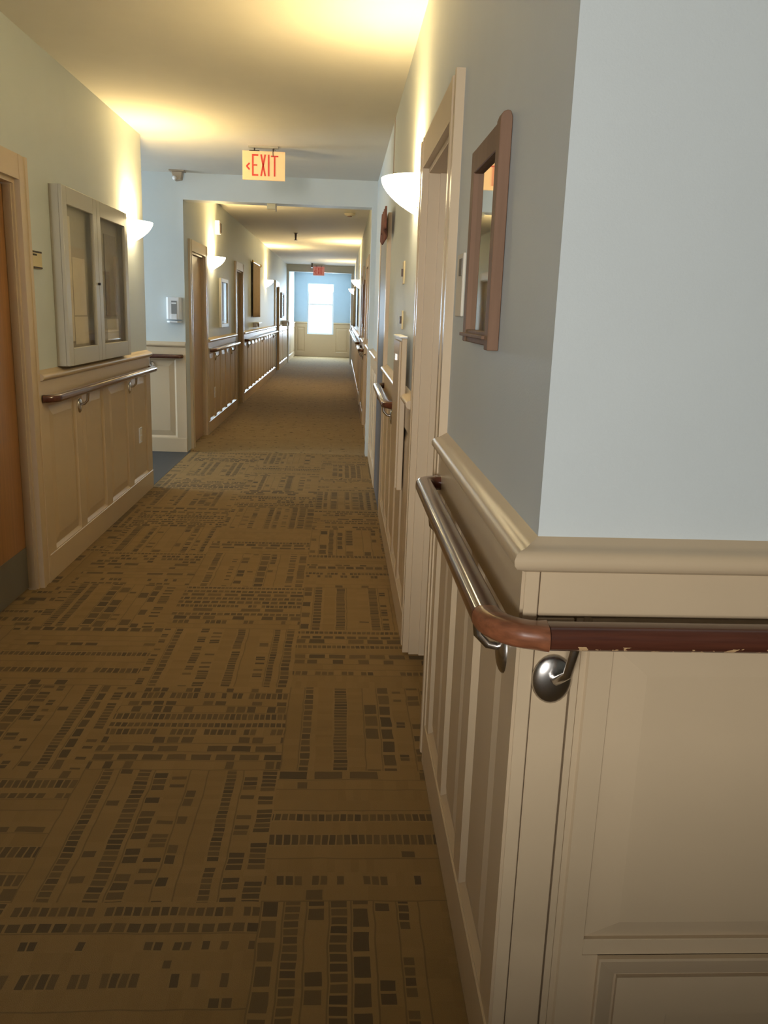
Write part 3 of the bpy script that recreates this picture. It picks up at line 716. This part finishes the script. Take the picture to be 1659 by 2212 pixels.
# small white ledge below the brown hanging
sh = empty('wall_shelf', (XL-0.01, 15.9, 1.25)); tag(sh, 'small white shelf under the brown wall hanging', 'shelf')
for nm, b in (('board', (0, -0.3, 0.0, 0.11, 0.3, 0.02)), ('bracket', (0, -0.22, -0.07, 0.07, -0.20, 0.0)), ('bracket', (0, 0.20, -0.07, 0.07, 0.22, 0.0))):
    MB().box(*b).build(nm, 'window_frame', sh)
sh = empty('wall_shelf', (XL-0.01, 23.6, 1.20)); tag(sh, 'white wall shelf near the far opening on the left', 'shelf')
for nm, b in (('board', (0, -0.6, 0.0, 0.20, 0.6, 0.03)), ('bracket', (0, -0.45, -0.12, 0.15, -0.42, 0.0)), ('bracket', (0, 0.42, -0.12, 0.15, 0.45, 0.0))):
    MB().box(*b).build(nm, 'window_frame', sh)

# ------------------------------------------------------------------ dispenser
dp = empty('soap_dispenser', (-1.695, YH, 1.34)); tag(dp, 'white hand sanitiser dispenser with a dark window on the blue-lit wall', 'dispenser')
MB().prism([(-0.08, 0.0), (-0.08, -0.07), (-0.06, -0.095), (0.05, -0.095), (0.072, -0.07), (0.072, 0.0)], 2, 0.03, 0.25).build('housing', 'white_plastic', dp, bevel=0.006)
MB().box(-0.025, -0.0985, 0.085, 0.030, -0.094, 0.215).build('sight_window', 'grey_plastic', dp)
MB().box(-0.022, -0.100, 0.185, 0.027, -0.0985, 0.198).build('label_strip', 'white_plastic', dp)
MB().prism([(-0.07, -0.002), (-0.075, -0.08), (-0.04, -0.125), (0.04, -0.125), (0.07, -0.08), (0.065, -0.002)], 2, 0.0, 0.016).build('drip_tray', 'white_plastic', dp, bevel=0.003)
MB().box(-0.03, -0.105, 0.03, 0.032, -0.095, 0.085).build('push_bar', 'white_plastic', dp, bevel=0.003)

# ------------------------------------------------------------------ ceiling fittings
cs = empty('ceiling_sensor', (-1.625, 8.76, H)); tag(cs, 'brown ceiling sensor with a pale lens above the white dispenser', 'sensor')
MB().box(-0.075, -0.06, -0.012, 0.075, 0.06, 0).build('base_plate', 'taupe_paint', cs, bevel=0.003, seg=1)
MB().prism([(-0.055, -0.012), (0.055, -0.012), (0.04, -0.085), (-0.025, -0.095)], 1, -0.05, 0.05).build('housing', 'taupe_paint', cs, bevel=0.006)
MB().dome((-0.02, -0.05, -0.075), (0, -1, -0.3), 0.02, 0.02, 0.02, (1, 0, 0), (0, 0.3, -1)).build('lens', 'white_plastic', cs, smooth=True)
def sprinkler(x, y, label):
    r = empty('sprinkler_head', (x, y, H)); tag(r, label, 'sprinkler')
    MB().dome((0, 0, 0), (0, 0, -1), 0.04, 0.04, 0.012, (1, 0, 0), (0, 1, 0)).build('escutcheon', 'dark_metal', r, smooth=True)
    MB().tube([(0, 0, -0.008), (0, 0, -0.11)], [0.02, 0.014], 10).build('body', 'dark_metal', r, smooth=True)
    MB().tube([(0, 0, -0.11), (0, 0, -0.118)], [0.03, 0.03], 12).build('deflector', 'dark_metal', r)
sprinkler(-0.81, 15.0, 'dark sprinkler head on the ceiling past the dropped beam')
sprinkler(-0.84, 24.0, 'dark sprinkler head in front of the far exit sign')
sd = empty('smoke_detector', (0.08, 11.8, H)); tag(sd, 'flat pinkish smoke detector on the ceiling past the dropped beam', 'detector')
MB().dome((0, 0, 0), (0, 0, -1), 0.075, 0.075, 0.035, (1, 0, 0), (0, 1, 0)).build('housing', 'exit_face' if False else 'paper', sd, smooth=True)
MB().tube([(0, 0, -0.030), (0, 0, -0.040)], 0.03, 14).build('vent_ring', 'frame_wood', sd)
hb = empty('beam_sensor', (-0.72, YH, 2.536)); tag(hb, 'small white sensor under the edge of the dropped beam', 'sensor')
MB().box(-0.05, 0.01, -0.055, 0.035, 0.07, 0.0).build('housing', 'sign_cream', hb, bevel=0.004)
MB().box(0.035, 0.01, -0.075, 0.045, 0.05, 0.0).build('hinge', 'taupe_paint', hb)
